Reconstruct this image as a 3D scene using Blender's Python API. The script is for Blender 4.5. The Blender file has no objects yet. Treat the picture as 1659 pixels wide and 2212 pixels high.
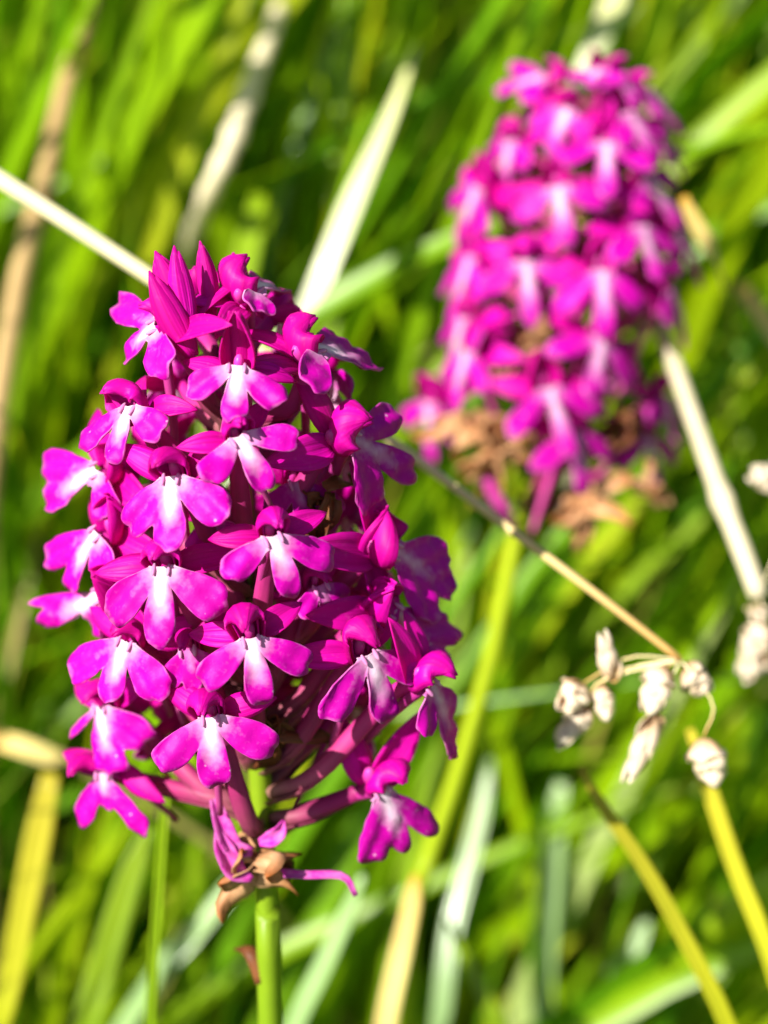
import bpy, math, random
import numpy as np
from mathutils import Vector, Matrix

rad = math.radians
random.seed(11)
NR = np.random.default_rng(5)
scene = bpy.context.scene
COL = scene.collection

# ------------------------------------------------------------------ camera
HF = rad(30.0)                       # horizontal field of view
PITCH = rad(25.0)
FOC = 0.0945                         # focus distance (front lips of the near orchid)
AX0 = 0.102                          # distance of the near spike's axis
C_F = Vector((0, math.cos(PITCH), -math.sin(PITCH)))
C_U = Vector((0, math.sin(PITCH), math.cos(PITCH)))
C_R = Vector((1, 0, 0))
C_P = Vector((0, 0, 0.27)) - C_F * AX0
TH = math.tan(HF / 2)
cam = bpy.data.cameras.new('camera')
cam.sensor_fit = 'HORIZONTAL'
cam.sensor_width = 24.0
cam.lens = 12.0 / TH
cam.clip_start = 0.005
cam.clip_end = 500
cam.dof.use_dof = True
cam.dof.focus_distance = FOC
cam.dof.aperture_fstop = cam.lens / 3.0      # an opening about 3 mm across, as on a phone
camo = bpy.data.objects.new('camera', cam)
COL.objects.link(camo)
camo.matrix_world = Matrix(((C_R.x, C_U.x, -C_F.x, C_P.x), (C_R.y, C_U.y, -C_F.y, C_P.y),
                            (C_R.z, C_U.z, -C_F.z, C_P.z), (0, 0, 0, 1)))
scene.camera = camo

# ------------------------------------------------------------------ light
SUN_AZ, SUN_EL = rad(-47), rad(39)    # azimuth measured from the camera's side towards the left
sun_dir = Vector((math.sin(SUN_AZ) * math.cos(SUN_EL), -math.cos(SUN_AZ) * math.cos(SUN_EL), math.sin(SUN_EL)))
world = bpy.data.worlds.new('World')
scene.world = world
world.use_nodes = True
wn = world.node_tree
wn.nodes.clear()
sky = wn.nodes.new('ShaderNodeTexSky')
sky.sky_type = 'NISHITA'
sky.sun_disc = False
sky.sun_elevation = SUN_EL
sky.sun_rotation = math.atan2(sun_dir.x, sun_dir.y)
bg = wn.nodes.new('ShaderNodeBackground')
bg.inputs['Strength'].default_value = 0.055
wo = wn.nodes.new('ShaderNodeOutputWorld')
wn.links.new(sky.outputs[0], bg.inputs[0])
wn.links.new(bg.outputs[0], wo.inputs[0])
sl = bpy.data.lights.new('sun', 'SUN')
sl.energy = 5.0
sl.angle = rad(0.5)
sl.color = (1.0, 0.95, 0.86)
so = bpy.data.objects.new('sun', sl)
COL.objects.link(so)
so.rotation_euler = sun_dir.to_track_quat('Z', 'Y').to_euler()
so.location = (-0.5, -0.5, 2)
scene.view_settings.view_transform = 'Standard'
scene.view_settings.look = 'None'
scene.view_settings.exposure = 1.12
scene.view_settings.gamma = 1.0
scene.cycles.max_bounces = 10
scene.cycles.transmission_bounces = 8
scene.cycles.diffuse_bounces = 5
scene.cycles.use_denoising = True

# ------------------------------------------------------------------ helpers
def P(px, py, d):
    """pixel of the photograph (seen 1659 wide) + distance -> point in the place"""
    x = (px - 829.5) / 829.5 * TH * d
    y = -(py - 1106.0) / 829.5 * TH * d
    return C_P + C_R * x + C_U * y + C_F * d

def cv(x, y, z):
    """direction right / up / towards the viewer -> world"""
    return C_R * x + C_U * y - C_F * z

def ground_z(x, y):
    t = min(max(y + 0.06, 0.0), 1.7)
    return 0.78 * t * (0.35 + 0.65 * min(1, t / 0.15))

def tag(o, label=None, cat=None, group=None, kind=None):
    for k, v in (('label', label), ('category', cat), ('group', group), ('kind', kind)):
        if v:
            o[k] = v
    return o

def mesh_obj(name, verts, faces, mat, parent=None, attrs=None, smooth=True, solid=0.0):
    me = bpy.data.meshes.new(name)
    me.from_pydata([tuple(v) for v in verts], [], faces)
    if smooth:
        me.polygons.foreach_set('use_smooth', [True] * len(me.polygons))
    for k, vals in (attrs or {}).items():
        a = me.attributes.new(k, 'FLOAT', 'POINT')
        a.data.foreach_set('value', list(vals))
    me.materials.append(mat)
    o = bpy.data.objects.new(name, me)
    COL.objects.link(o)
    if parent is not None:
        o.parent = parent
    if solid:
        m = o.modifiers.new('thickness', 'SOLIDIFY')
        m.thickness = solid
        m.offset = 0.0
    return o

class MB:
    def __init__(self):
        self.v, self.f, self.a, self.u = [], [], [], []
    def grid(self, rows, attr=None, close=False, across=None):
        b = len(self.v)
        n = len(rows[0])
        for i, r in enumerate(rows):
            self.v.extend(r)
            self.a.extend(attr[i] if attr is not None else [0.0] * n)
            self.u.extend(across if across is not None else [2.0 * j / max(n - 1, 1) - 1 for j in range(n)])
        for i in range(len(rows) - 1):
            for j in range(n if close else n - 1):
                k = (j + 1) % n
                self.f.append((b + i * n + j, b + i * n + k, b + (i + 1) * n + k, b + (i + 1) * n + j))
    def build(self, name, mat, parent=None, solid=0.0, attr='t'):
        return mesh_obj(name, self.v, self.f, mat, parent, {attr: self.a, 'u': self.u}, True, solid)

def lerp(a, b, t):
    return a + (b - a) * t

def curve(pts, n):
    """Catmull-Rom through pts"""
    pts = [Vector(p) for p in pts]
    q = [pts[0] * 2 - pts[1]] + pts + [pts[-1] * 2 - pts[-2]]
    segs = len(pts) - 1
    out = []
    for i in range(n):
        s = i / (n - 1) * segs
        k = min(int(s), segs - 1)
        t = s - k
        p0, p1, p2, p3 = q[k], q[k + 1], q[k + 2], q[k + 3]
        out.append(0.5 * ((2 * p1) + (p2 - p0) * t + (2 * p0 - 5 * p1 + 4 * p2 - p3) * t * t + (3 * p1 - p0 - 3 * p2 + p3) * t ** 3))
    return out

def interp(vals, n):
    xs = np.linspace(0, 1, len(vals))
    return list(np.interp(np.linspace(0, 1, n), xs, vals))

def tangents(path):
    n = len(path)
    return [(path[min(i + 1, n - 1)] - path[max(i - 1, 0)]).normalized() for i in range(n)]

def tube(mb, path, radii, sides=8, ridge=0.0, flat=1.0, cap=True, twist=0.0):
    T = tangents(path)
    up = Vector((0.31, -0.8, 0.5))
    rows, at = [], []
    n = len(path)
    for i, p in enumerate(path):
        a = T[i].cross(up)
        if a.length < 1e-4:
            a = T[i].cross(Vector((1, 0, 0)))
        a.normalize()
        b = T[i].cross(a).normalized()
        row = []
        for j in range(sides):
            th = 2 * math.pi * j / sides + twist * i / n
            r = radii[i] * (1 + ridge * math.cos(3 * 2 * math.pi * j / sides))
            row.append(p + a * (math.cos(th) * r) + b * (math.sin(th) * r * flat))
        rows.append(row)
        at.append([i / (n - 1)] * sides)
    if cap:
        rows = [[path[0]] * sides] + rows + [[path[-1]] * sides]
        at = [at[0]] + at + [at[-1]]
    mb.grid(rows, at, close=True)

def blade(mb, path, widths, normal, cup=0.25, cols=5, wave=0.0, rng=random, twist=0.0):
    """leaf-like sheet along path; cup>0 bends the edges towards normal"""
    T = tangents(path)
    n = len(path)
    rows, at = [], []
    ph = rng.uniform(0, 6)
    for i, p in enumerate(path):
        nn = normal if not callable(normal) else normal(i / (n - 1))
        side = T[i].cross(nn)
        if side.length < 1e-5:
            side = T[i].orthogonal()
        side.normalize()
        up = side.cross(T[i]).normalized()
        if twist:
            a = twist * i / (n - 1)
            side, up = side * math.cos(a) + up * math.sin(a), up * math.cos(a) - side * math.sin(a)
        row, ra = [], []
        for j in range(cols):
            x = -1 + 2 * j / (cols - 1)
            w = widths[i]
            row.append(p + side * (x * w) + up * (cup * w * x * x + wave * w * math.sin(ph + 5 * i / n + 2.5 * x)))
            ra.append(i / (n - 1))
        rows.append(row)
        at.append(ra)
    mb.grid(rows, at)

# ------------------------------------------------------------------ materials
def new_mat(name):
    m = bpy.data.materials.new(name)
    m.use_nodes = True
    nt = m.node_tree
    nt.nodes.clear()
    return m, nt, nt.nodes, nt.links

def noise(nt, scale, detail=3, coord='Object', rough=0.5):
    tc = nt.nodes.new('ShaderNodeTexCoord')
    n = nt.nodes.new('ShaderNodeTexNoise')
    n.inputs['Scale'].default_value = scale
    n.inputs['Detail'].default_value = detail
    n.inputs['Roughness'].default_value = rough
    nt.links.new(tc.outputs[coord], n.inputs['Vector'])
    return n

def mixc(nt, fac, a, b, mode='MIX'):
    m = nt.nodes.new('ShaderNodeMix')
    m.data_type = 'RGBA'
    m.blend_type = mode
    for sock, v in ((m.inputs[0], fac), (m.inputs[6], a), (m.inputs[7], b)):
        if isinstance(v, (int, float)):
            sock.default_value = v
        elif isinstance(v, tuple):
            sock.default_value = v + (1,) if len(v) == 3 else v
        else:
            nt.links.new(v, sock)
    return m.outputs[2]

def ramp(nt, src, stops):
    r = nt.nodes.new('ShaderNodeValToRGB')
    e = r.color_ramp.elements
    while len(e) < len(stops):
        e.new(0.5)
    for el, (p, c) in zip(e, stops):
        el.position = p
        el.color = (c if isinstance(c, tuple) else (c, c, c)) + (1,)
    nt.links.new(src, r.inputs[0])
    return r.outputs[0]

def attr(nt, name):
    a = nt.nodes.new('ShaderNodeAttribute')
    a.attribute_name = name
    return a

def tissue(nt, colour, trans_colour, trans, rough=0.45, spec=0.4, bump=None, bump_dist=0.00005, bump_str=0.3, sheen=0.0):
    pb = nt.nodes.new('ShaderNodeBsdfPrincipled')
    tr = nt.nodes.new('ShaderNodeBsdfTranslucent')
    mx = nt.nodes.new('ShaderNodeMixShader')
    out = nt.nodes.new('ShaderNodeOutputMaterial')
    nt.links.new(colour, pb.inputs['Base Color'])
    nt.links.new(trans_colour, tr.inputs['Color'])
    pb.inputs['Roughness'].default_value = rough
    pb.inputs['Specular IOR Level'].default_value = spec
    if sheen:
        pb.inputs['Sheen Weight'].default_value = sheen
    if bump is not None:
        b = nt.nodes.new('ShaderNodeBump')
        b.inputs['Strength'].default_value = bump_str
        b.inputs['Distance'].default_value = bump_dist
        nt.links.new(bump, b.inputs['Height'])
        nt.links.new(b.outputs[0], pb.inputs['Normal'])
    mx.inputs[0].default_value = trans
    nt.links.new(pb.outputs[0], mx.inputs[1])
    nt.links.new(tr.outputs[0], mx.inputs[2])
    nt.links.new(mx.outputs[0], out.inputs['Surface'])

def veins(nt, freq, lo, hi, amount):
    u = attr(nt, 'u'); t = attr(nt, 't')
    cx = nt.nodes.new('ShaderNodeCombineXYZ')
    oi = nt.nodes.new('ShaderNodeObjectInfo')
    nt.links.new(u.outputs['Fac'], cx.inputs[0])
    mu = nt.nodes.new('ShaderNodeMath'); mu.operation = 'MULTIPLY'; mu.inputs[1].default_value = 0.12
    nt.links.new(t.outputs['Fac'], mu.inputs[0]); nt.links.new(mu.outputs[0], cx.inputs[1])
    m2 = nt.nodes.new('ShaderNodeMath'); m2.operation = 'MULTIPLY'; m2.inputs[1].default_value = 9.0
    nt.links.new(oi.outputs['Random'], m2.inputs[0]); nt.links.new(m2.outputs[0], cx.inputs[2])
    n = nt.nodes.new('ShaderNodeTexNoise'); n.inputs['Scale'].default_value = freq; n.inputs['Detail'].default_value = 2
    nt.links.new(cx.outputs[0], n.inputs['Vector'])
    return ramp(nt, n.outputs[0], [(lo, 0.0), (hi, amount)]), n.outputs[0]

def make_lip_mat(name, base, deep, white):
    m, nt, N, L = new_mat(name)
    w = attr(nt, 't')
    oi = N.new('ShaderNodeObjectInfo')
    base_c = mixc(nt, oi.outputs['Random'], base, deep)
    nz = noise(nt, 2600, 3)                       # cell sparkle, painted in as pale pink flecks and also bumped
    nz2 = noise(nt, 500, 2)
    base_c = mixc(nt, ramp(nt, nz2.outputs[0], [(0.35, 0.0), (0.7, 0.45)]), base_c, deep)
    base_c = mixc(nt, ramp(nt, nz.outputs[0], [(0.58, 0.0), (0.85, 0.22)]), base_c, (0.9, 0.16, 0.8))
    vf, vh = veins(nt, 5.5, 0.5, 0.72, 0.45)
    base_c = mixc(nt, vf, base_c, deep)
    # the pale patch is broken up a little along its border
    add = N.new('ShaderNodeMath'); add.operation = 'MULTIPLY_ADD'
    nz3 = noise(nt, 1400, 3)
    sub = N.new('ShaderNodeMath'); sub.operation = 'SUBTRACT'; sub.inputs[1].default_value = 0.5
    L.new(nz3.outputs[0], sub.inputs[0])
    L.new(sub.outputs[0], add.inputs[0]); add.inputs[1].default_value = 0.55
    L.new(w.outputs['Fac'], add.inputs[2])
    fac = ramp(nt, add.outputs[0], [(0.12, 0.0), (0.5, 0.34), (1.0, 0.92)])
    c = mixc(nt, fac, base_c, white)
    # pollen-like specks
    tc = N.new('ShaderNodeTexCoord')
    vo = N.new('ShaderNodeTexVoronoi'); vo.inputs['Scale'].default_value = 650
    L.new(tc.outputs['Object'], vo.inputs['Vector'])
    spk = ramp(nt, vo.outputs['Distance'], [(0.04, 0.45), (0.09, 0.0)])
    c = mixc(nt, spk, c, (0.9, 0.75, 0.9))
    tissue(nt, c, mixc(nt, 0.35, c, (0.75, 0.0, 0.30)), 0.26, rough=0.5, spec=0.16, bump=nz.outputs[0], bump_dist=0.00006, bump_str=0.4)
    return m

def make_sepal_mat(name, a, b):
    m, nt, N, L = new_mat(name)
    oi = N.new('ShaderNodeObjectInfo')
    nz = noise(nt, 700, 4)
    c = mixc(nt, oi.outputs['Random'], a, b)
    c = mixc(nt, ramp(nt, nz.outputs[0], [(0.3, 0.0), (0.75, 0.5)]), c, b)
    nz2 = noise(nt, 2200, 2)
    c = mixc(nt, ramp(nt, nz2.outputs[0], [(0.6, 0.0), (0.85, 0.3)]), c, (0.8, 0.12, 0.5))
    vf, vh = veins(nt, 4.0, 0.45, 0.7, 0.6)
    c = mixc(nt, vf, c, (0.46, 0.0, 0.18))
    tissue(nt, c, mixc(nt, 0.5, c, (0.75, 0.0, 0.22)), 0.42, rough=0.5, spec=0.2, bump=vh, bump_str=0.5, bump_dist=0.0002)
    return m

def make_grad_mat(name, stops, trans=0.15, rough=0.52, scale=600, spec=0.25, mott=0.35, dark=(0.03, 0.01, 0.01), bump=0.3):
    m, nt, N, L = new_mat(name)
    t = attr(nt, 't')
    nz = noise(nt, scale, 4)
    c = ramp(nt, t.outputs['Fac'], stops)
    c = mixc(nt, ramp(nt, nz.outputs[0], [(0.4, 0.0), (0.8, mott)]), c, dark)
    vf, vh = veins(nt, 4.0, 0.45, 0.75, mott)
    c = mixc(nt, vf, c, dark)
    oi = N.new('ShaderNodeObjectInfo')
    hs = N.new('ShaderNodeHueSaturation')
    mr = N.new('ShaderNodeMapRange'); mr.inputs[3].default_value = 0.8; mr.inputs[4].default_value = 1.2
    L.new(oi.outputs['Random'], mr.inputs[0]); L.new(mr.outputs[0], hs.inputs['Value'])
    L.new(c, hs.inputs['Color'])
    tissue(nt, hs.outputs[0], hs.outputs[0], trans, rough=rough, spec=spec, bump=nz.outputs[0], bump_dist=0.0001, bump_str=bump)
    return m

M = {}
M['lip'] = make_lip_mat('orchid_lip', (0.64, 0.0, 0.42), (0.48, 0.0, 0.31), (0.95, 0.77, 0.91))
M['sepal'] = make_sepal_mat('orchid_sepal', (0.78, 0.002, 0.50), (0.62, 0.001, 0.30))
M['ovary'] = make_grad_mat('orchid_ovary', [(0.0, (0.26, 0.13, 0.10)), (0.45, (0.42, 0.03, 0.16)), (1.0, (0.66, 0.01, 0.34))], 0.15, dark=(0.08, 0.01, 0.03))
M['spur'] = make_grad_mat('orchid_spur', [(0.0, (0.62, 0.03, 0.36)), (1.0, (0.58, 0.10, 0.32))], 0.3, dark=(0.4, 0.0, 0.15))
M['bract'] = make_grad_mat('orchid_bract', [(0.0, (0.30, 0.16, 0.10)), (0.5, (0.34, 0.05, 0.13)), (1.0, (0.16, 0.02, 0.04))], 0.25)
M['column'] = make_grad_mat('orchid_column', [(0.0, (0.58, 0.01, 0.28)), (1.0, (0.66, 0.06, 0.38))], 0.2, rough=0.35, dark=(0.5, 0.02, 0.3))
M['stem'] = make_grad_mat('orchid_stem', [(0.0, (0.22, 0.36, 0.015)), (0.6, (0.27, 0.42, 0.012)), (0.88, (0.26, 0.24, 0.03)), (1.0, (0.22, 0.05, 0.05))], 0.2, rough=0.4, scale=400, mott=0.25, dark=(0.10, 0.20, 0.01))
M['stem_y'] = make_grad_mat('orchid_stem_yellow', [(0.0, (0.30, 0.42, 0.008)), (0.7, (0.40, 0.48, 0.01)), (1.0, (0.3, 0.12, 0.08))], 0.2, rough=0.4, scale=400, mott=0.25, dark=(0.22, 0.30, 0.01))
M['wither'] = make_grad_mat('withered_tissue', [(0.0, (0.55, 0.28, 0.12)), (0.5, (0.70, 0.42, 0.22)), (1.0, (0.42, 0.13, 0.03))], 0.3, scale=900, mott=0.6, dark=(0.22, 0.07, 0.02))
M['wither_dark'] = make_grad_mat('withered_dark_tissue', [(0.0, (0.30, 0.11, 0.04)), (1.0, (0.14, 0.04, 0.015))], 0.25, scale=900, mott=0.6, dark=(0.05, 0.01, 0.005))
M['straw'] = make_grad_mat('dry_straw', [(0.0, (0.94, 0.84, 0.52)), (0.55, (0.86, 0.68, 0.32)), (1.0, (0.60, 0.33, 0.09))], 0.12, rough=0.5, scale=350, mott=0.15, dark=(0.42, 0.30, 0.12), bump=0.15)
M['pale'] = make_grad_mat('bleached_straw', [(0.0, (0.76, 0.66, 0.46)), (1.0, (0.80, 0.70, 0.48))], 0.15, rough=0.45, scale=350, mott=0.3, dark=(0.45, 0.42, 0.22))
M['tan'] = make_grad_mat('tan_stalk', [(0.0, (0.40, 0.27, 0.11)), (1.0, (0.46, 0.32, 0.14))], 0.1, rough=0.6, scale=250, mott=0.5, dark=(0.22, 0.13, 0.04))
M['chaff'] = make_grad_mat('seed_chaff', [(0.0, (0.60, 0.36, 0.18)), (0.35, (0.82, 0.66, 0.48)), (1.0, (0.90, 0.80, 0.64))], 0.25, rough=0.5, scale=500, mott=0.4, dark=(0.42, 0.24, 0.11))
M['white_glare_blade'] = make_grad_mat('glossy_glare_blade', [(0.0, (0.42, 0.50, 0.22)), (0.5, (0.80, 0.82, 0.72)), (1.0, (0.55, 0.55, 0.20))], 0.15, rough=0.25, spec=0.7, scale=200, mott=0.2, dark=(0.35, 0.42, 0.15))  # glare is put into the colour, whitest midway along the blade
M['yellow_blade'] = make_grad_mat('yellow_blade', [(0.0, (0.34, 0.46, 0.008)), (0.6, (0.50, 0.55, 0.01)), (1.0, (0.58, 0.48, 0.04))], 0.35, rough=0.4, scale=200, mott=0.25, dark=(0.22, 0.28, 0.01))
M['ochre_blade'] = make_grad_mat('ochre_blade', [(0.0, (0.56, 0.50, 0.14)), (0.8, (0.74, 0.64, 0.24)), (0.95, (0.70, 0.50, 0.14)), (1.0, (0.60, 0.30, 0.03))], 0.25, rough=0.45, scale=250, mott=0.3, dark=(0.45, 0.22, 0.03))
M['green_blade'] = make_grad_mat('green_blade', [(0.0, (0.07, 0.20, 0.012)), (1.0, (0.13, 0.32, 0.012))], 0.4, rough=0.3, spec=0.55, scale=200, mott=0.3, dark=(0.05, 0.16, 0.01))
M['lime_blade'] = make_grad_mat('lime_blade', [(0.0, (0.19, 0.36, 0.006)), (1.0, (0.30, 0.44, 0.008))], 0.4, rough=0.35, spec=0.5, scale=200, mott=0.25, dark=(0.10, 0.26, 0.01))
M['grey_glint_blade'] = make_grad_mat('grey_green_glint_blade', [(0.0, (0.14, 0.30, 0.07)), (1.0, (0.34, 0.48, 0.20))], 0.3, rough=0.28, spec=0.7, scale=200, mott=0.25, dark=(0.10, 0.24, 0.05))  # pale grey-green carries the sky's glint as colour

def make_grass_mat():
    m, nt, N, L = new_mat('meadow_grass')
    h = attr(nt, 'hue')
    t = attr(nt, 't')
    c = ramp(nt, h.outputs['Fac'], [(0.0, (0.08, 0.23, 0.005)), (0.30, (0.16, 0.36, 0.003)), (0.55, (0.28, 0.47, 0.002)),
                                    (0.78, (0.40, 0.52, 0.003)), (0.86, (0.48, 0.54, 0.01)), (0.9, (0.42, 0.54, 0.24)), (0.95, (0.52, 0.48, 0.06)), (1.0, (0.46, 0.32, 0.11))])  # the pale grey-green stop paints glints onto some blades
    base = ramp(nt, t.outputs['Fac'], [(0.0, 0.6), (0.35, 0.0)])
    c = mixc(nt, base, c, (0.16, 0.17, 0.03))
    tip = ramp(nt, t.outputs['Fac'], [(0.9, 0.0), (1.0, 0.5)])
    c = mixc(nt, tip, c, (0.35, 0.22, 0.06))
    nz = noise(nt, 120, 3)
    c = mixc(nt, ramp(nt, nz.outputs[0], [(0.4, 0.0), (0.75, 0.3)]), c, (0.05, 0.17, 0.008))
    tissue(nt, c, c, 0.48, rough=0.36, spec=0.4, bump=nz.outputs[0], bump_str=0.1)
    return m
M['grass'] = make_grass_mat()

def make_ground_mat():
    m, nt, N, L = new_mat('bank_soil')
    nz = noise(nt, 45, 6, rough=0.7)
    nz2 = noise(nt, 3, 4)
    c = ramp(nt, nz.outputs[0], [(0.3, (0.022, 0.03, 0.008)), (0.55, (0.045, 0.07, 0.012)), (0.75, (0.10, 0.085, 0.035))])
    c = mixc(nt, ramp(nt, nz2.outputs[0], [(0.4, 0.0), (0.7, 0.6)]), c, (0.04, 0.10, 0.012))
    pb = N.new('ShaderNodeBsdfPrincipled')
    pb.inputs['Roughness'].default_value = 0.9
    L.new(c, pb.inputs['Base Color'])
    b = N.new('ShaderNodeBump'); b.inputs['Strength'].default_value = 0.8; b.inputs['Distance'].default_value = 0.01
    L.new(nz.outputs[0], b.inputs['Height']); L.new(b.outputs[0], pb.inputs['Normal'])
    out = N.new('ShaderNodeOutputMaterial')
    L.new(pb.outputs[0], out.inputs['Surface'])
    return m
M['ground'] = make_ground_mat()

# ------------------------------------------------------------------ the bank
def build_ground():
    ys = [-200, -20, -3, -1, -0.5, -0.3, -0.2] + [(-0.15 + 0.025 * i) for i in range(80)] + [1.9, 2.2, 3, 6, 20, 60, 200]
    xs = [-200, -40, -10, -3, -1.5] + [-1 + 0.05 * i for i in range(41)] + [1.5, 3, 10, 40, 200]
    v, f = [], []
    for y in ys:
        for x in xs:
            z = ground_z(x, y)
            if abs(x) < 2 and -1 < y < 3:
                z += 0.004 * math.sin(23 * x + 5 * y) * math.sin(31 * y - 7 * x) + random.uniform(-0.002, 0.002)
            v.append((x, y, z))
    n = len(xs)
    for i in range(len(ys) - 1):
        for j in range(n - 1):
            f.append((i * n + j, i * n + j + 1, (i + 1) * n + j + 1, (i + 1) * n + j))
    o = mesh_obj('grassy_bank', v, f, M['ground'])
    tag(o, 'grass-covered bank of dark soil rising behind the orchids', 'ground', kind='structure')
build_ground()

# ------------------------------------------------------------------ meadow grass (nobody could count it)
def build_grass():
    K = 9
    def batch(n, x0, x1, y0, y1, hmin, hmax, wmin, wmax):
        x = NR.uniform(x0, x1, n)
        y = NR.uniform(y0, y1, n)
        # clumps
        cx = NR.uniform(x0, x1, n // 14 + 1); cy = NR.uniform(y0, y1, n // 14 + 1)
        k = NR.integers(0, len(cx), n)
        m = NR.random(n) < 0.6
        x = np.where(m, cx[k] + NR.normal(0, 0.008, n), x)
        y = np.where(m, cy[k] + NR.normal(0, 0.008, n), y)
        ch = NR.random(len(cx))
        hue = np.clip(np.where(m, ch[k] * 0.6 + NR.normal(0.22, 0.14, n), NR.normal(0.52, 0.22, n)), 0, 0.97)
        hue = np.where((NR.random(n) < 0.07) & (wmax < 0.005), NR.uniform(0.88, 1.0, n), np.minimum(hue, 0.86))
        h = NR.uniform(hmin, hmax, n) * NR.uniform(0.75, 1.1, n)
        w = NR.uniform(wmin, wmax, n) / 2
        lean = NR.normal(0.17, 0.20, n)          # towards the right
        leany = NR.normal(0.0, 0.22, n)
        bend = NR.gamma(2.0, 0.11, n)
        phi = NR.normal(0.25, 0.9, n)
        t = np.linspace(0, 1, K)[None, :]
        dx = lean[:, None] * t + (bend * np.cos(phi))[:, None] * t ** 2.3
        dy = leany[:, None] * t + (bend * np.sin(phi))[:, None] * t ** 2.3
        dz = t - 0.35 * (bend ** 1.3)[:, None] * t ** 3
        px = x[:, None] + h[:, None] * dx
        py = y[:, None] + h[:, None] * dy
        gz = np.array([ground_z(a, b) for a, b in zip(x, y)])
        pz = gz[:, None] - 0.003 + h[:, None] * dz
        cen = np.stack([px, py, pz], -1)
        # keep the clear space round the two flower spikes and the lens
        rel = cen - np.array(C_P)
        d = rel @ np.array(C_F)
        u = rel @ np.array(C_R) / np.maximum(d, 1e-3) / TH
        vv = rel @ np.array(C_U) / np.maximum(d, 1e-3) / TH
        inside = (np.abs(u) < 1.25) & (np.abs(vv) < 1.6) & (d > 0) & (d < 0.168)
        near = np.linalg.norm(rel, axis=-1) < 0.06
        # nothing stands between the sun and the two spikes, which are in full light
        for c, rr in ((np.array(P(540, 1200, AX0)), 0.030), (np.array(P(1230, 600, 0.149)), 0.030), (np.array(P(1400, 1530, 0.1115)), 0.014), (np.array(P(150, 480, 0.111)), 0.012)):
            q = cen - c
            along = q @ np.array(sun_dir)
            dist = np.linalg.norm(q - along[..., None] * np.array(sun_dir), axis=-1)
            near |= (along > 0) & (dist < rr)
        ok = ~(inside.any(1) | near.any(1))
        cen, w, hue = cen[ok], w[ok], hue[ok]
        n = len(cen)
        T = np.gradient(cen, axis=1)
        T /= np.linalg.norm(T, axis=-1, keepdims=True)
        az = NR.normal(-0.5, 0.75, n)
        ref = np.stack([np.cos(az), np.sin(az), np.zeros(n)], -1)[:, None, :]
        tw = NR.normal(0, 0.9, n)[:, None] * t
        S = ref - (ref * T).sum(-1, keepdims=True) * T
        S /= np.linalg.norm(S, axis=-1, keepdims=True)
        U = np.cross(S, T)
        S2 = S * np.cos(tw)[..., None] + U * np.sin(tw)[..., None]
        U2 = np.cross(S2, T)
        prof = np.clip(np.minimum(0.55 + 2.5 * t, (1 - t) * 2.4 + 0.03), 0, 1)
        W = (w[:, None] * prof)[..., None]
        verts = np.stack([cen - S2 * W + U2 * W * 0.35, cen, cen + S2 * W + U2 * W * 0.35], 2)   # n,K,3,3
        hu = np.repeat(hue, K * 3)
        tt = np.broadcast_to(t[:, :, None], (n, K, 3)).reshape(-1)
        return verts.reshape(-1, 3), hu, tt, n
    parts = [batch(11000, -0.30, 0.32, -0.03, 0.46, 0.07, 0.20, 0.0018, 0.0042),
             batch(3000, -0.26, 0.22, 0.00, 0.34, 0.13, 0.27, 0.0024, 0.0052),
             batch(4000, -0.9, 0.9, -0.5, 1.3, 0.06, 0.18, 0.003, 0.006),
             batch(2500, -0.5, 0.5, -0.25, 0.05, 0.04, 0.12, 0.0025, 0.005)]
    V = np.concatenate([p[0] for p in parts]); HU = np.concatenate([p[1] for p in parts]); TT = np.concatenate([p[2] for p in parts])
    n = sum(p[3] for p in parts)
    base = (np.arange(n) * K * 3)[:, None, None]
    i = np.arange(K - 1)[None, :, None] * 3
    j = np.arange(2)[None, None, :]
    a = base + i + j
    F = np.stack([a, a + 1, a + 4, a + 3], -1).reshape(-1, 4)
    me = bpy.data.meshes.new('grass')
    me.vertices.add(len(V)); me.vertices.foreach_set('co', V.reshape(-1))
    me.loops.add(F.size); me.loops.foreach_set('vertex_index', F.reshape(-1).astype(np.int32))
    me.polygons.add(len(F))
    me.polygons.foreach_set('loop_start', (np.arange(len(F)) * 4).astype(np.int32))
    me.polygons.foreach_set('loop_total', np.full(len(F), 4, np.int32))
    me.polygons.foreach_set('use_smooth', np.ones(len(F), bool))
    for nm, arr in (('hue', HU), ('t', TT)):
        at = me.attributes.new(nm, 'FLOAT', 'POINT'); at.data.foreach_set('value', arr.astype(np.float32))
    me.update(); me.validate()
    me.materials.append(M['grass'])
    o = bpy.data.objects.new('grass', me)
    COL.objects.link(o)
    tag(o, 'dense blurred green meadow grass covering the bank', 'grass', kind='stuff')
build_grass()

# ------------------------------------------------------------------ single stalks and blades that stand out
def root_point(p, back=0.0, side=0.0):
    x, y = p.x + side, p.y + back
    return Vector((x, y, ground_z(x, y) - 0.004))

def to_ground(pts):
    """carry a stalk on from its last visible point, turning gently downwards, until it meets the bank"""
    p = pts[-1].copy()
    d = (pts[-1] - pts[-2]).normalized()
    out, k = [], 0
    while k < 60:
        d = (d + Vector((0, 0.02, -0.16))).normalized()
        p = p + d * 0.008
        k += 1
        if k % 3 == 0:
            out.append(p.copy())
        if p.z < ground_z(p.x, p.y) - 0.004:
            break
    out.append(p.copy())
    return out

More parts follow.
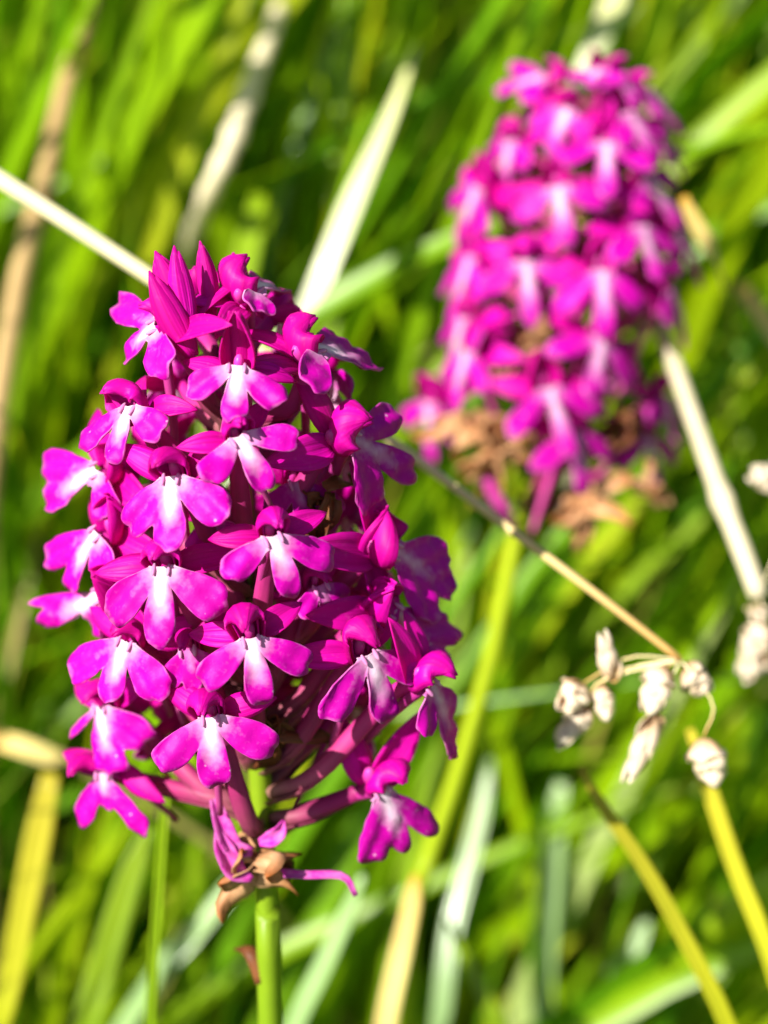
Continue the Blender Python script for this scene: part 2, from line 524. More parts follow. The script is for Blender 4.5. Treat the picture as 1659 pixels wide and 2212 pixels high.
def stalk(name, label, pts, radii, mat, group='dead stalks in the grass', root=None, nodes=(), n=40, cat='grass stalk', sides=10):
    """round stalk; pts = (px, py, distance), root end LAST; radii in mm along it"""
    w = [P(*p) for p in pts]
    if root is not None:
        if root == 'auto':
            ext = to_ground(w)
            w += ext
            radii = list(radii) + [radii[-1]] * len(ext)
        else:
            w += [Vector((lerp(w[-1].x, root.x, .5), lerp(w[-1].y, root.y, .5), lerp(w[-1].z, root.z, .45))), root]
    path = curve(w, n)
    rr = [r * 0.001 for r in interp(radii, n)]
    for f, amp in nodes:
        k = f * (n - 1)
        for i in range(n):
            rr[i] *= 1 + amp * math.exp(-((i - k) / 0.8) ** 2)
    base = path[-1]
    o = bpy.data.objects.new(name, None)
    COL.objects.link(o)
    o.location = base
    mb = MB()
    tube(mb, [p - base for p in path], rr, sides)
    mb.build('stem', mat, o)
    tag(o, label, cat, group)
    return o, path, base

def leaf(name, label, pts, widths, mat, group='single grass blades standing out of the meadow', root=True, n=40, cup=0.3, cat='grass blade', face=(0.1, 0.2, 1), back=0.01, side=0.0, twist=0.0):
    """pts run from tip to base; widths (half, mm)"""
    w = [P(*p) for p in pts]
    if root:
        ext = to_ground(w)
        w += ext
        widths = list(widths) + [widths[-1] * (1 - 0.35 * (i + 1) / len(ext)) for i in range(len(ext))]
    w = w[::-1]
    widths = widths[::-1]
    path = curve(w, n)
    ww = [x * 0.001 for x in interp(widths, n)]
    base = path[0]
    mb = MB()
    blade(mb, [p - base for p in path], ww, cv(*face), cup, 5, 0.0, twist=twist)
    o = mb.build(name, mat, None, solid=0.00018)
    o.location = base
    tag(o, label, cat, group)
    return o

# ------------------------------------------------------------------ orchids
MM = 0.001

def lobe_profile(t):
    if t < 0.72:
        s = t / 0.72
        return 0.38 + 0.62 * s * s * (3 - 2 * s)
    return max(0.0, 1 - ((t - 0.72) / 0.28) ** 2.8) ** 0.55

def lip_mesh(lobes, rng, na=84, nr=10, bends=(0, 0, 0), kx=0.045, kr=0.02, pale=1.0, ridges=True):
    """lobes = three (x, y, halfwidth) in mm in the lip's plane, y up; returns an MB in metres"""
    ang = [math.atan2(x, -y) for x, y, b in lobes]
    # unwrap round the middle lobe
    for k in (0, 2):
        while ang[k] - ang[1] > math.pi: ang[k] -= 2 * math.pi
        while ang[k] - ang[1] < -math.pi: ang[k] += 2 * math.pi
    L = [math.hypot(x, y) for x, y, b in lobes]
    B = [b for x, y, b in lobes]
    lo, hi = min(ang) - 0.75, max(ang) + 0.75
    r0 = 0.22 * sum(L) / 3
    ph = [rng.uniform(0, 6.28) for _ in range(6)]
    # rays: denser where the outline turns
    rows, at = [], []
    R = []
    th_s = [lo + (hi - lo) * i / (na - 1) for i in range(na)]
    for th in th_s:
        best = r0 * (0.8 if (th < lo + 0.3 or th > hi - 0.3) else 1.0)
        for a, l, b in zip(ang, L, B):
            d = th - a
            if abs(d) > 1.2:
                continue
            for q in range(70, 8, -1):
                r = q / 66 * l
                s, w = r * math.cos(d) / l, abs(r * math.sin(d))
                if s <= 1 and w <= b * lobe_profile(s):
                    best = max(best, r)
                    break
        best *= 1 + 0.025 * math.sin(9 * th + ph[0]) + 0.026 * math.sin(19 * th + ph[1]) + 0.014 * math.sin(37 * th + ph[2])
        R.append(best)
    # a slight smoothing keeps lobes rounded but the notches deep
    R = [0.25 * R[max(i - 1, 0)] + 0.5 * R[i] + 0.25 * R[min(i + 1, na - 1)] for i in range(na)]
    mid = ang[1]
    for q in range(nr + 1):
        s = q / nr
        row, ra = [], []
        for i, th in enumerate(th_s):
            r = R[i] * s
            x, y = r * math.sin(th), -r * math.cos(th)
            xm = r * math.sin(th - mid)
            ym = r * math.cos(th - mid)
            z = -kx * xm * xm - kr * r * r
            z += 0.10 * math.exp(-(xm / 0.5) ** 2) * math.exp(-(r / 2.5) ** 2)
            for a, l, bd in zip(ang, L, bends):
                wgt = math.exp(-((th - a) / 0.42) ** 2)
                z += bd * wgt * (r / l) ** 2.2
            z += 0.20 * (r / 4) * math.sin(3.1 * x + ph[3]) * math.sin(2.7 * y + ph[4])
            z += 0.09 * s ** 3 * math.sin(13 * th + ph[5])
            row.append(Vector((x, y, z)) * MM)
            lm = L[1]
            wh = math.exp(-(xm / (0.56 + 0.05 * ym)) ** 2) * max(0.0, min(1.0, (0.80 * lm - ym) / (0.50 * lm))) * (1.0 if ym > -0.5 else 0.4)
            wh = max(wh, 0.78 * math.exp(-(r / 1.3) ** 2))
            for k in (0, 2):
                d = th - ang[k]
                wh = max(wh, 0.45 * math.exp(-(r * math.sin(d) / 0.45) ** 2) * max(0, 1 - r / (0.62 * L[k])) if abs(d) < 1 else 0)
            edge = 0.22 * max(0.0, (s - 0.93) / 0.07)
            ra.append(min(1.0, wh * pale + edge))
        rows.append(row)
        at.append(ra)
    mb = MB()
    mb.grid(rows, at, across=[2.2 * (th - mid) for th in th_s])
    if ridges:
        for sx in (-1, 1):
            c = Vector((sx * 0.5 * math.cos(mid) + 0.15 * math.sin(mid), sx * 0.5 * math.sin(mid) - 0.15 * math.cos(mid), 0.16))
            dr = Vector((math.sin(mid), -math.cos(mid), 0.35)).normalized()
            pth = [(c + dr * (-0.35 + 0.75 * i / 5)) * MM for i in range(6)]
            tube(mb, pth, [MM * 0.10 * math.sin(math.pi * (0.12 + 0.76 * i / 5)) for i in range(6)], 6)
            for k in range(len(mb.a) - 48, len(mb.a)):
                mb.a[k] = 0.5
    return mb

def hood_mesh(tip, width, rng, base=(0, -0.3, -1.7), n=11, cols=9):
    """helmet of sepal and petals: an open shell arching from the back of the throat over it; mm"""
    b = Vector(base)
    tp = Vector(tip)
    pointed = math.hypot(tp.x, tp.y) > 2.7
    if pointed:
        ctrl = Vector((tp.x * 0.25, max(tp.y, 1.2) * 0.6 + 0.3, min(-1.0, tp.z - 1.0)))
    else:                                    # helmet folded forward over the throat; tp is its crown
        hgt = max(tp.y, 1.3)
        ctrl = Vector((tp.x * 1.2, hgt * 1.75, 0.0))
        tp = Vector((tp.x * 0.8, hgt * 0.28, 1.75 + rng.uniform(-.3, .3)))
        width *= 1.05
    mb = MB()
    for off, wd, sh in ((0.0, width, 1.0), (-0.55, width * 0.62, 0.93), (0.55, width * 0.62, 0.93)):
        tl = tp + Vector((off * (0.6 if pointed else 0.3), -0.15 if off else 0, 0.1 if off else 0)) * (1 + rng.uniform(-.25, .25))
        rows, at = [], []
        for i in range(n):
            s = i / (n - 1)
            p = b * (1 - s) ** 2 + ctrl * (2 * s * (1 - s)) + tl * (s * s * sh + (1 - sh) * s)
            tg = ((ctrl - b) * (1 - s) + (tl - ctrl) * s).normalized()
            side = Vector((1, 0, 0))
            side = (side - tg * side.dot(tg)).normalized()
            up = tg.cross(side).normalized() * (-1 if (pointed and off) else 1)           # outwards: back, then up, then forward
            w = wd * math.sin(math.pi * min(1, 0.16 + 0.84 * s)) ** 0.75 if s < 1 else 0.02
            row, ra = [], []
            for j in range(cols):
                ph = (-1 + 2 * j / (cols - 1)) * (1.5 if (pointed and off) else 1.75)
                row.append((p + side * (math.sin(ph) * w) + up * ((math.cos(ph) - 0.75) * w * 0.95 - (0.10 if off else 0))) * MM)
                ra.append(s)
            rows.append(row)
            at.append(ra)
        mb.grid(rows, at)
    return mb

def sepal_mesh(sx, up_ang, length, width, rng, back=0.0):
    d = Vector((sx * math.cos(up_ang), math.sin(up_ang), -0.12 - back)).normalized()
    b = Vector((sx * 0.35, 0.25, -1.5))
    pth = []
    n = 10
    crv = rng.uniform(-0.25, 0.35)
    for i in range(n):
        s = i / (n - 1)
        pth.append((b + d * (length * s) + Vector((0, 0, 0.5 * math.sin(math.pi * s) + crv * s * s)) + Vector((0, crv * 0.6 * s * s, 0))) * MM)
    wd = [MM * width * (math.sin(math.pi * (0.10 + 0.90 * (i / (n - 1)) ** 0.85)) ** 0.8 if i < n - 1 else 0.02) for i in range(n)]
    mb = MB()
    blade(mb, pth, wd, Vector((0, 0.1, 1)), 0.35 * rng.choice((1, 1, -0.5)), 6, 0.06, rng)
    return mb

class Orchid:
    def __init__(self, name, label, axis_px, depth_fn, prof, stem_mat, stem_r, root_back, s_tag):
        self.axis_px, self.depth, self.prof = axis_px, depth_fn, prof
        ys = [a[1] for a in axis_px]; xs = [a[0] for a in axis_px]
        self.xs, self.ys = xs, ys
        last = P(xs[-1], ys[-1], depth_fn(ys[-1]))
        r = root_point(last, root_back, 0.0)
        self.base = r
        self.o = bpy.data.objects.new(name, None)
        self.o.location = r
        COL.objects.link(self.o)
        tag(self.o, label, 'orchid', 'orchids in bloom')
        pts = [P(x, y, depth_fn(y)) for x, y in axis_px] + [(last * 0.55 + r * 0.45) + Vector((0, -0.006, 0)), r]
        path = curve(pts[::-1], 60)
        radii = [stem_r * MM * (1.35 - 0.35 * min(1, i / 25)) * (1 if i < 40 else 1 - 0.5 * (i - 40) / 20) for i in range(60)]
        mb = MB()
        tube(mb, [p - r for p in path], radii, 14, ridge=0.05)
        self.stem = mb.build('stem', stem_mat, self.o)
        self.mm_px = 2 * TH * depth_fn(1100) / 1659 * 1000
    def axis_x(self, y):
        return float(np.interp(y, self.ys, self.xs))
    def axis_pt(self, y):
        return P(self.axis_x(y), y, self.depth(y))
    def surf(self, px, py, lift=0.0):
        R = float(np.interp(py, [p[0] for p in self.prof], [p[1] for p in self.prof]))
        dx = px - self.axis_x(py)
        z = math.sqrt(max(R * R - dx * dx, 0.0))
        return self.depth(py) - (z + lift) * self.mm_px * MM, dx / max(R, 1)
    def flower(self, T, tips, yaw, pitch, hood=None, drop=230, seed=0, bends=None, halfw=None, size=1.0, lod=1,
               sep=(None, None), depth=None, pale=1.0, spur=True, kx=None, world_frame=None, hoodw=1.2, slen=1.0):
        rng = random.Random(seed * 7 + 3)
        if world_frame is None:
            d, _ = self.surf(*T)
            if depth is not None:
                d = depth
            th = P(T[0], T[1], d)
            y_, p_ = rad(yaw), rad(pitch)
            n = cv(math.sin(y_) * math.cos(p_), math.sin(p_), math.cos(y_) * math.cos(p_)).normalized()
            tp = []
            for (x, y) in tips:
                ray = (P(x, y, 0.1) - C_P).normalized()
                k = (th - C_P).dot(n) / ray.dot(n)
                tp.append(C_P + ray * k - th)
            dn = sum((t.normalized() for t in tp), Vector())
            dn = (dn - n * dn.dot(n)).normalized()
        else:
            th, n, dn = world_frame
            tp = None
        X = dn.cross(n).normalized() * -1
        Y = -dn
        X = Y.cross(n).normalized()
        rot = Matrix((X, Y, n)).transposed()
        if tp is not None:
            loc2 = [(t.dot(X) / MM, t.dot(Y) / MM) for t in tp]
            loc2.sort(key=lambda q: math.atan2(q[0], -q[1]))
        else:
            a0 = rng.uniform(0.85, 1.15)
            loc2 = [(-4.2 * math.sin(a0) * size, -4.2 * math.cos(a0) * size), (rng.uniform(-.3, .3), -5.0 * size), (4.2 * math.sin(a0) * size, -4.2 * math.cos(a0) * size)]
        fixed = []
        for (x, y) in loc2:
            l = math.hypot(x, y)
            k = min(max(l * 1.07, 2.6), 7.8) / max(l, 1e-6)
            fixed.append((x * k, y * k))
        self.report = [round(math.hypot(*q), 1) for q in loc2]
        ml = sum(math.hypot(*q) for q in fixed) / 3
        hs = min(ml / 4.8, 1.05)
        hw = halfw or [1.22 * hs, 1.08 * hs, 1.22 * hs]
        lobes = [(x, y, h * rng.uniform(0.93, 1.07)) for (x, y), h in zip(fixed, hw)]
        bends = bends or [rng.uniform(-1.0, 0.9), rng.uniform(-1.0, 0.6), rng.uniform(-1.0, 0.9)]
        na, nr = (84, 10) if lod else (46, 5)
        # the flower's body: ovary running back to the stem
        ty = 0
        rel = th - C_P
        dd = rel.dot(C_F)
        py = 1106 - rel.dot(C_U) / dd / TH * 829.5
        bs = self.axis_pt(py + drop)
        axis_dir = (self.axis_pt(py + drop - 50) - self.axis_pt(py + drop + 50)).normalized()
        radial = (th - bs); radial = (radial - axis_dir * radial.dot(axis_dir))
        rl = radial.length
        radial.normalize()
        back = th - n * (1.3 * MM)
        p0 = bs + radial * (0.8 * MM)
        p1 = bs + radial * (rl * 0.35) + axis_dir * (0.25 * drop * self.mm_px * MM)
        p2 = back - n * (2.2 * MM) - axis_dir * (1.2 * MM)
        path = curve([p0, p1, p2, back + n * 0.3 * MM], 14)
        orad = [MM * r for r in interp([0.50, 0.68, 0.72, 0.64, 0.52, 0.48], 14)]
        mb = MB()
        tube(mb, [p - self.base for p in path], orad, 9, ridge=0.10, twist=2.2)
        fl = mb.build('flower', M['ovary'], self.o)
        def place(o):
            o.parent = fl
            o.matrix_local = Matrix.Translation(th - self.base) @ rot.to_4x4()
            return o
        mb = lip_mesh(lobes, rng, na, nr, bends, kx if kx is not None else rng.uniform(0.0, 0.035), rng.uniform(0.0, 0.015), pale)
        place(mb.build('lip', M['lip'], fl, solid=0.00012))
        sc = ml / 4.8
        if hood is not None and world_frame is None:
            hp = P(hood[0], hood[1], d - 0.0008) - th
            tipl = (hp.dot(X) / MM, hp.dot(Y) / MM, hp.dot(n) / MM)
        else:
            tipl = (rng.uniform(-.3, .3), (2.3 + rng.uniform(-.3, .4)) * sc, (1.1 + rng.uniform(-.5, .4)) * sc)
        mb = hood_mesh(tipl, hoodw * sc * rng.uniform(.92, 1.08), rng, n=11 if lod else 8, cols=9 if lod else 6)
        place(mb.build('hood', M['sepal'], fl, solid=0.00010))
        for k, sx in enumerate((-1, 1)):
            ua = sep[k] if sep[k] is not None else rng.uniform(-5, 40)
            mb = sepal_mesh(sx, rad(ua), 4.4 * sc * slen * rng.uniform(.9, 1.1), 0.95 * sc, rng, rng.uniform(-.2, .35))
            place(mb.build('lateral_sepal', M['sepal'], fl, solid=0.00010))
        mb = MB()
        cpts = [Vector((0, 0.15 + 1.1 * s, -1.1 + 0.8 * s)) * MM * sc for s in (0, .2, .4, .6, .8, 1)]
        tube(mb, cpts, [MM * sc * r for r in (0.32, 0.38, 0.42, 0.42, 0.35, 0.15)], 8)
        place(mb.build('column', M['column'], fl))
        if spur:
            b = Vector((0, -0.3, -0.7)); dr = Vector((rng.uniform(-.35, .35), -0.55 + rng.uniform(-.3, .3), -1)).normalized()
            ln = rng.uniform(7, 10) * sc
            pth = [(b + dr * (ln * s) + Vector((0, -1.6 * s * s, 0))) * MM for s in [i / 9 for i in range(10)]]
            mb = MB()
            tube(mb, pth, [MM * 0.42 * sc * (1 - 0.45 * i / 9) for i in range(10)], 7)
            place(mb.build('spur', M['spur'], fl))
        # bract beside the ovary
        mb = MB()
        off = axis_dir * (-0.9 * MM)
        bp = [p + off * (1 - i / 13 * 0.2) + Vector((rng.uniform(-.1, .1) * MM, 0, 0)) for i, p in enumerate(path[:9])]
        bp = [p - self.base for p in bp]
        blade(mb, bp, [MM * w for w in interp([0.8, 0.9, 0.75, 0.5, 0.05], 9)], -axis_dir, -0.5, 4, 0.05, rng)
        b = mb.build('bract', M['bract'], fl, solid=0.00008)
        return fl
    def bud(self, basepx, tippx, w, depth, seed, name='bud'):
        rng = random.Random(seed)
        a, b = P(*basepx, depth), P(*tippx, depth - 0.001)
        mb = MB()
        nrm = cv(rng.uniform(-.5, .5), 0.1, 1)
        ln = (b - a)
        for k, (o, ws) in enumerate(((0, 1), (0.5, 0.75), (-0.5, 0.75))):
            pth = [a + ln * s * (1 - 0.06 * abs(k)) + (cv(1, 0, 0) * (o * w * MM * math.sin(math.pi * s * .8)) + cv(0, 0, 1) * (0.4 * w * MM * math.sin(math.pi * s) * (1 if k == 0 else 0.2))) - self.base for s in [i / 9 for i in range(10)]]
            blade(mb, pth, [MM * w * ws * (math.sin(math.pi * (.12 + .88 * i / 9)) ** .8 if i < 9 else .02) for i in range(10)], nrm, -0.7, 6, 0.03, rng)
        return mb.build(name, M['sepal'], self.o, solid=0.0001)
    def withered(self, cpx, depth, size, seed, n=6, mat='wither', down=1.0):
        rng = random.Random(seed)
        c = P(*cpx, depth) - self.base
        mb = MB()
        for k in range(n):
            d = Vector((rng.uniform(-1, 1), rng.uniform(-.6, .6), rng.uniform(-1.2, .5) * down)).normalized()
            L = size * MM * rng.uniform(.7, 1.3)
            e = Vector((rng.uniform(-1, 1), rng.uniform(-1, 1), rng.uniform(-1, .4)))
            pth = [c + d * (L * s) + e * (L * 0.55 * s * s) + Vector((math.sin(6 * s + k), 0, math.cos(5 * s + k))) * (0.12 * L) for s in [i / 9 for i in range(10)]]
            blade(mb, pth, [MM * size * 0.24 * (math.sin(math.pi * (.15 + .83 * i / 9)) ** .7) for i in range(10)], Vector((rng.uniform(-1, 1), -1, rng.uniform(-1, 1))), rng.uniform(.4, 1.1), 5, 0.45, rng, twist=rng.uniform(-3, 3))
        return mb.build('withered_flower', M[mat], self.o, solid=0.0001)

def axis_depth_front(y):
    return AX0 + (y - 1200) * 6.0e-6

front = Orchid('orchid', 'magenta orchid on bright green stem with a single shrivelled brown flower hanging lowest',
               [(478, 610), (492, 760), (515, 1000), (540, 1300), (556, 1600), (568, 1800), (580, 2040), (584, 2212)],
               axis_depth_front,
               [(560, 40), (620, 90), (700, 190), (850, 265), (1000, 300), (1200, 330), (1500, 315), (1700, 280), (1850, 200)],
               M['stem'], 0.82, -0.028, 'front')

FR = [  # throat, three lobe tips, yaw, pitch, options
    ((512, 792), ((408, 838), (506, 908), (606, 872)), 0, 22, dict(hood=(506, 672), sep=(12, 8), hoodw=1.3)),
    ((370, 1030), ((272, 1138), (365, 1184), (484, 1110)), -15, 8, dict(hood=(345, 965))),
    ((515, 945), ((446, 1038), (577, 1047), (640, 945)), 8, 12, dict(hood=(505, 885), sep=(20, 25))),
    ((588, 1160), ((490, 1242), (634, 1280), (720, 1208)), 10, 6, dict(hood=(588, 1095))),
    ((350, 1225), ((226, 1326), (342, 1387), (474, 1312)), -10, 8, dict(hood=(335, 1165), sep=(-5, 12))),
    ((542, 1380), ((438, 1472), (566, 1514), (666, 1437)), 5, 6, dict(hood=(520, 1305), hoodw=1.35)),
    ((272, 1385), ((143, 1447), (232, 1509), (338, 1500)), -25, 6, dict(hood=(262, 1335))),
    ((455, 1550), ((350, 1650), (462, 1697), (584, 1617)), -2, 4, dict(hood=(432, 1492), bends=(0.7, -0.5, -0.4))),
    ((795, 1415), ((722, 1552), (847, 1554), (908, 1450)), 32, 4, dict(hood=(780, 1335), hoodw=1.4)),
    ((280, 880), ((165, 955), (238, 992), (342, 932)), -35, 18, dict(hood=(215, 800), hoodw=1.7, sep=(55, 10))),
    ((208, 1015), ((96, 1003), (93, 1085), (228, 1110)), -42, 12, dict()),
    ((210, 1150), ((88, 1204), (132, 1266), (218, 1232)), -44, 8, dict()),
    ((215, 1285), ((108, 1300), (120, 1345), (190, 1362)), -52, 0, dict(bends=(1.4, 0.8, -0.6), halfw=(0.5, 0.7, 1.3))),
    ((217, 1527), ((143, 1588), (232, 1668), (290, 1600)), -34, 2, dict(halfw=(0.42, 1.6, 1.25), bends=(0.2, -0.4, -1.2))),
    ((335, 705), ((226, 640), (262, 762), (340, 792)), -45, 25, dict(hood=(348, 640), hoodw=1.4, sep=(70, 50), slen=1.3)),
    ((760, 950), ((858, 893), (905, 1022), (832, 1090)), 48, 6, dict(pale=0.5, hood=(735, 895), sep=(60, 35), hoodw=1.3)),  # lower pale weights from here paint the right-facing lips as shaded
    ((850, 1190), ((965, 1192), (988, 1278), (935, 1330)), 50, 4, dict(pale=0.5, hood=(835, 1100), sep=(70, 50), hoodw=1.5)),
    ((850, 1320), ((968, 1365), (945, 1425), (880, 1440)), 52, 0, dict(sep=(50, 40), pale=0.6)),
    ((930, 1480), ((918, 1585), (1012, 1628), (1000, 1530)), 52, -4, dict(sep=(95, 60), pale=0.6, hood=(965, 1420), halfw=(1.0, 1.5, 0.8), depth=0.0985)),
    ((680, 752), ((738, 728), (818, 772), (690, 815)), 50, 48, dict(hood=(668, 628), hoodw=1.6, sep=(80, 55), slen=1.0)),
    ((545, 622), ((625, 594), (585, 585), (560, 650)), 48, 50, dict(hood=(522, 528), hoodw=1.5, sep=(60, 60), size=0.8, drop=130)),
    ((822, 1705), ((822, 1868), (882, 1838), (948, 1797)), 28, -6, dict(hood=(862, 1655), sep=(100, 20), drop=60, halfw=(1.25, 0.8, 1.0), kx=0.09)),
    ((222, 1668), ((168, 1778), (232, 1745), (300, 1808)), -22, -4, dict(hood=(150, 1640), drop=60, halfw=(1.0, 0.8, 0.8), pale=0.7, kx=0.02, sep=(8, -35), slen=1.15)),
    ((640, 1040), ((590, 1100), (660, 1130), (730, 1100)), 24, 4, dict(depth=0.0985, pale=0.4)),
    ((690, 1265), ((650, 1330), (720, 1350), (760, 1290)), 30, 4, dict(depth=0.0985, pale=0.4)),
    ((405, 1400), ((360, 1480), (420, 1490), (470, 1450)), -5, -5, dict(depth=0.0965, pale=0.3)),
    ((450, 1120), ((420, 1180), (470, 1200), (500, 1150)), 0, 6, dict(depth=0.0975, pale=0.4)),
]
for i, (T, tips, yaw, pitch, opt) in enumerate(FR):
    opt = dict(opt)
    if T[1] < 900 and 'drop' not in opt:
        opt['drop'] = 200
    front.flower(T, tips, yaw, pitch, seed=i + 1, **opt)

def ring(orc, rows, seed, y_off=0.0):
    """the flowers on the far side of a spike"""
    rng = random.Random(seed)
    for (py, count, a0) in rows:
        for k in range(count):
            # angle measured from the viewer's side, round the back
            a = rad(a0 + (360 - 2 * a0) * (k + 0.5) / count + rng.uniform(-7, 7))
            y = py + rng.uniform(-25, 25)
            ax = orc.axis_pt(y)
            up = (orc.axis_pt(y - 60) - orc.axis_pt(y + 60)).normalized()
            xr = (C_R - up * C_R.dot(up)).normalized()
            zr = xr.cross(up).normalized()
            if zr.dot(C_F) > 0:
                zr = -zr
            out = xr * math.sin(a) + zr * math.cos(a)
            R = float(np.interp(y, [p[0] for p in orc.prof], [p[1] for p in orc.prof])) * orc.mm_px * MM
            th = ax + out * R
            n = (out * math.cos(0.15) + up * math.sin(0.15)).normalized()
            dn = (-up - n * (-up).dot(n)).normalized()
            dn = (dn + n.cross(dn) * rng.uniform(-.3, .3)).normalized()
            sz = rng.uniform(.85, 1.0) * (0.8 if y < orc.prof[2][0] else 1.0)
            orc.flower(None, None, 0, 0, seed=seed + int(y) + k * 13, size=sz, lod=0, world_frame=(th, n, dn), drop=200 if y > orc.prof[3][0] else 120)

ring(front, [(700, 2, 120), (840, 3, 115), (1000, 3, 110), (1160, 3, 115), (1320, 4, 105), (1480, 3, 115), (1600, 3, 110)], 100)
# buds and spare sepals at the crown of the near spike
DB = axis_depth_front(640) - 0.001
front.bud((455, 690), (432, 520), 0.62, DB - 0.001, 1)
front.bud((415, 730), (376, 530), 0.72, DB - 0.003, 2)
front.bud((400, 710), (335, 542), 1.0, DB - 0.0015, 3)
front.bud((420, 770), (322, 585), 0.9, DB - 0.0035, 6)
front.bud((485, 660), (505, 545), 1.0, DB + 0.002, 4)
front.bud((450, 640), (420, 575), 1.2, DB + 0.003, 5)
# shrivelled flowers
front.withered((545, 1850), 0.1035, 3.6, 3, 8)
front.withered((600, 1860), 0.106, 2.2, 9, 4, 'wither_dark')
front.withered((700, 1070), 0.0985, 3.2, 5, 5, 'wither_dark')
front.withered((600, 1560), 0.101, 3.4, 8, 6, 'wither_dark')
for pts, wd in ((((545, 1840), (500, 1830), (478, 1780), (462, 1725)), (0.3, .75, .65, .35)), (((545, 1900), (505, 1880), (480, 1830), (470, 1790)), (.2, .8, .7, .2)),
                (((560, 1820), (585, 1812), (603, 1795), (612, 1772)), (.25, .6, .55, .1)), (((590, 1885), (660, 1890), (740, 1893), (768, 1935)), (.3, .26, .26, .15))):
    mb = MB()
    pth = [P(x, y, 0.1025) - front.base for x, y in pts]
    blade(mb, curve(pth, 12), [w * MM for w in interp(wd, 12)], cv(0.3, 0.3, 1), 0.8, 5, 0.1)
    mb.a = [0.25 for _ in mb.a]
    mb.build('shrivelled_petal', M['lip'], front.o, solid=0.0001)
mb = MB()
pth = curve([P(575, 2120, 0.1065) - front.base, P(560, 2070, 0.1065) - front.base, P(535, 2045, 0.107) - front.base, P(505, 2050, 0.108) - front.base], 10)
blade(mb, pth, [w * MM for w in interp([.7, .8, .6, .05], 10)], cv(0, 1, .4), -0.6)
mb.build('sheath_leaf', M['wither_dark'], front.o, solid=0.0001)

# ---- the second orchid, a hand's breadth behind
def axis_depth_back(y):
    return 0.149 + (y - 600) * 6.0e-6

back = Orchid('orchid', 'magenta orchid on yellow-green stem with several tan shrivelled flowers round its lower edge',
              [(1300, 130), (1280, 300), (1245, 550), (1205, 800), (1165, 1000), (1120, 1140), (1065, 1400), (985, 1680), (925, 1860), (880, 2050)],
              axis_depth_back,
              [(90, 50), (150, 110), (300, 170), (450, 215), (650, 235), (850, 235), (1000, 200)],
              M['stem_y'], 0.88, 0.03, 'back')
BK = [  # throat, angle of the lip from straight down (deg, right positive), size
    ((1175, 165), -80, .8, (-30, 35)), ((1290, 150), -10, .6, (0, 40)), ((1335, 160), 20, .75, (15, 30)), ((1395, 195), 60, .8, (55, 30)),
    ((1225, 235), -15, .75, (-10, 20)), ((1355, 245), 15, .8, (25, 20)), ((1430, 290), 50, .8, (60, 15)),
    ((1100, 305), -35, .95, None), ((1310, 310), 10, .9, None), ((1030, 405), -45, .95, None), ((1205, 405), 5, .95, None), ((1400, 385), 40, .9, None),
    ((1385, 490), 5, .95, None), ((1460, 500), 50, .9, None), 
    ((1015, 555), -35, 1.0, None), ((1135, 565), -5, 1.0, None), ((1300, 585), 5, 1.0, None), ((1445, 625), 25, .95, None),
    ((1000, 690), -15, 1.0, None), ((1300, 735), -20, 1.0, None), 
    ((1185, 840), 5, 1.0, None), ((1010, 760), -25, .9, None), ((925, 870), -5, .9, (-62, 0)), ((1235, 935), -5, 1.0, None), ((1440, 860), 15, .7, (55, 0)),
    ((1400, 945), -10, .95, (40, -5)),
]
for i, (T, la, sz, yp) in enumerate(BK):
    d, fr = back.surf(*T)
    if yp is None:
        yaw = math.degrees(math.asin(max(-.92, min(.92, fr)))) * 0.85
        pitch = 10 if T[1] < 800 else 4
    else:
        yaw, pitch = yp
    y_, p_ = rad(yaw), rad(pitch)
    n = cv(math.sin(y_) * math.cos(p_), math.sin(p_), math.cos(y_) * math.cos(p_)).normalized()
    jr = random.Random(i)
    n = (n + cv(jr.uniform(-.3, .3), jr.uniform(-.25, .3), 0)).normalized()
    dn = cv(math.sin(rad(la + jr.uniform(-20, 20))), -math.cos(rad(la)), 0)
    dn = (dn - n * dn.dot(n)).normalized()
    back.flower(None, None, 0, 0, seed=i + 60, size=sz * 1.31 * jr.uniform(.9, 1.1), lod=0, world_frame=(P(T[0], T[1], d), n, dn), drop=150 if T[1] > 250 else 90, pale=0.8)
ring(back, [(230, 2, 110), (400, 3, 110), (570, 3, 115), (740, 2, 110)], 300)
for (c, d, s, sd, m) in (((1015, 915), .143, 4.2, 1, 'wither'), ((1045, 985), .143, 4.0, 2, 'wither'), ((1090, 950), .144, 3.5, 3, 'wither'),
                         ((1262, 1075), .144, 4.0, 4, 'wither'), ((1270, 1120), .145, 2.6, 5, 'wither'), ((1412, 1060), .145, 3.2, 6, 'wither'),
                         ((1130, 760), .144, 3.5, 7, 'wither'), ((1190, 700), .144, 3.0, 8, 'wither'), ((1345, 900), .146, 3.2, 9, 'wither_dark')):
    back.withered(c, d, s, sd, 6, m, down=1.2)
mb = MB()
pth = curve([P(1050, 1030, .143) - back.base, P(1075, 1080, .144) - back.base, P(1108, 1148, .1445) - back.base], 10)
tube(mb, pth, [w * MM for w in interp([.6, .75, .8, .5], 10)], 8)
mb.a = [1.0 for _ in mb.a]
mb.build('pale_spur', M['column'], back.o)

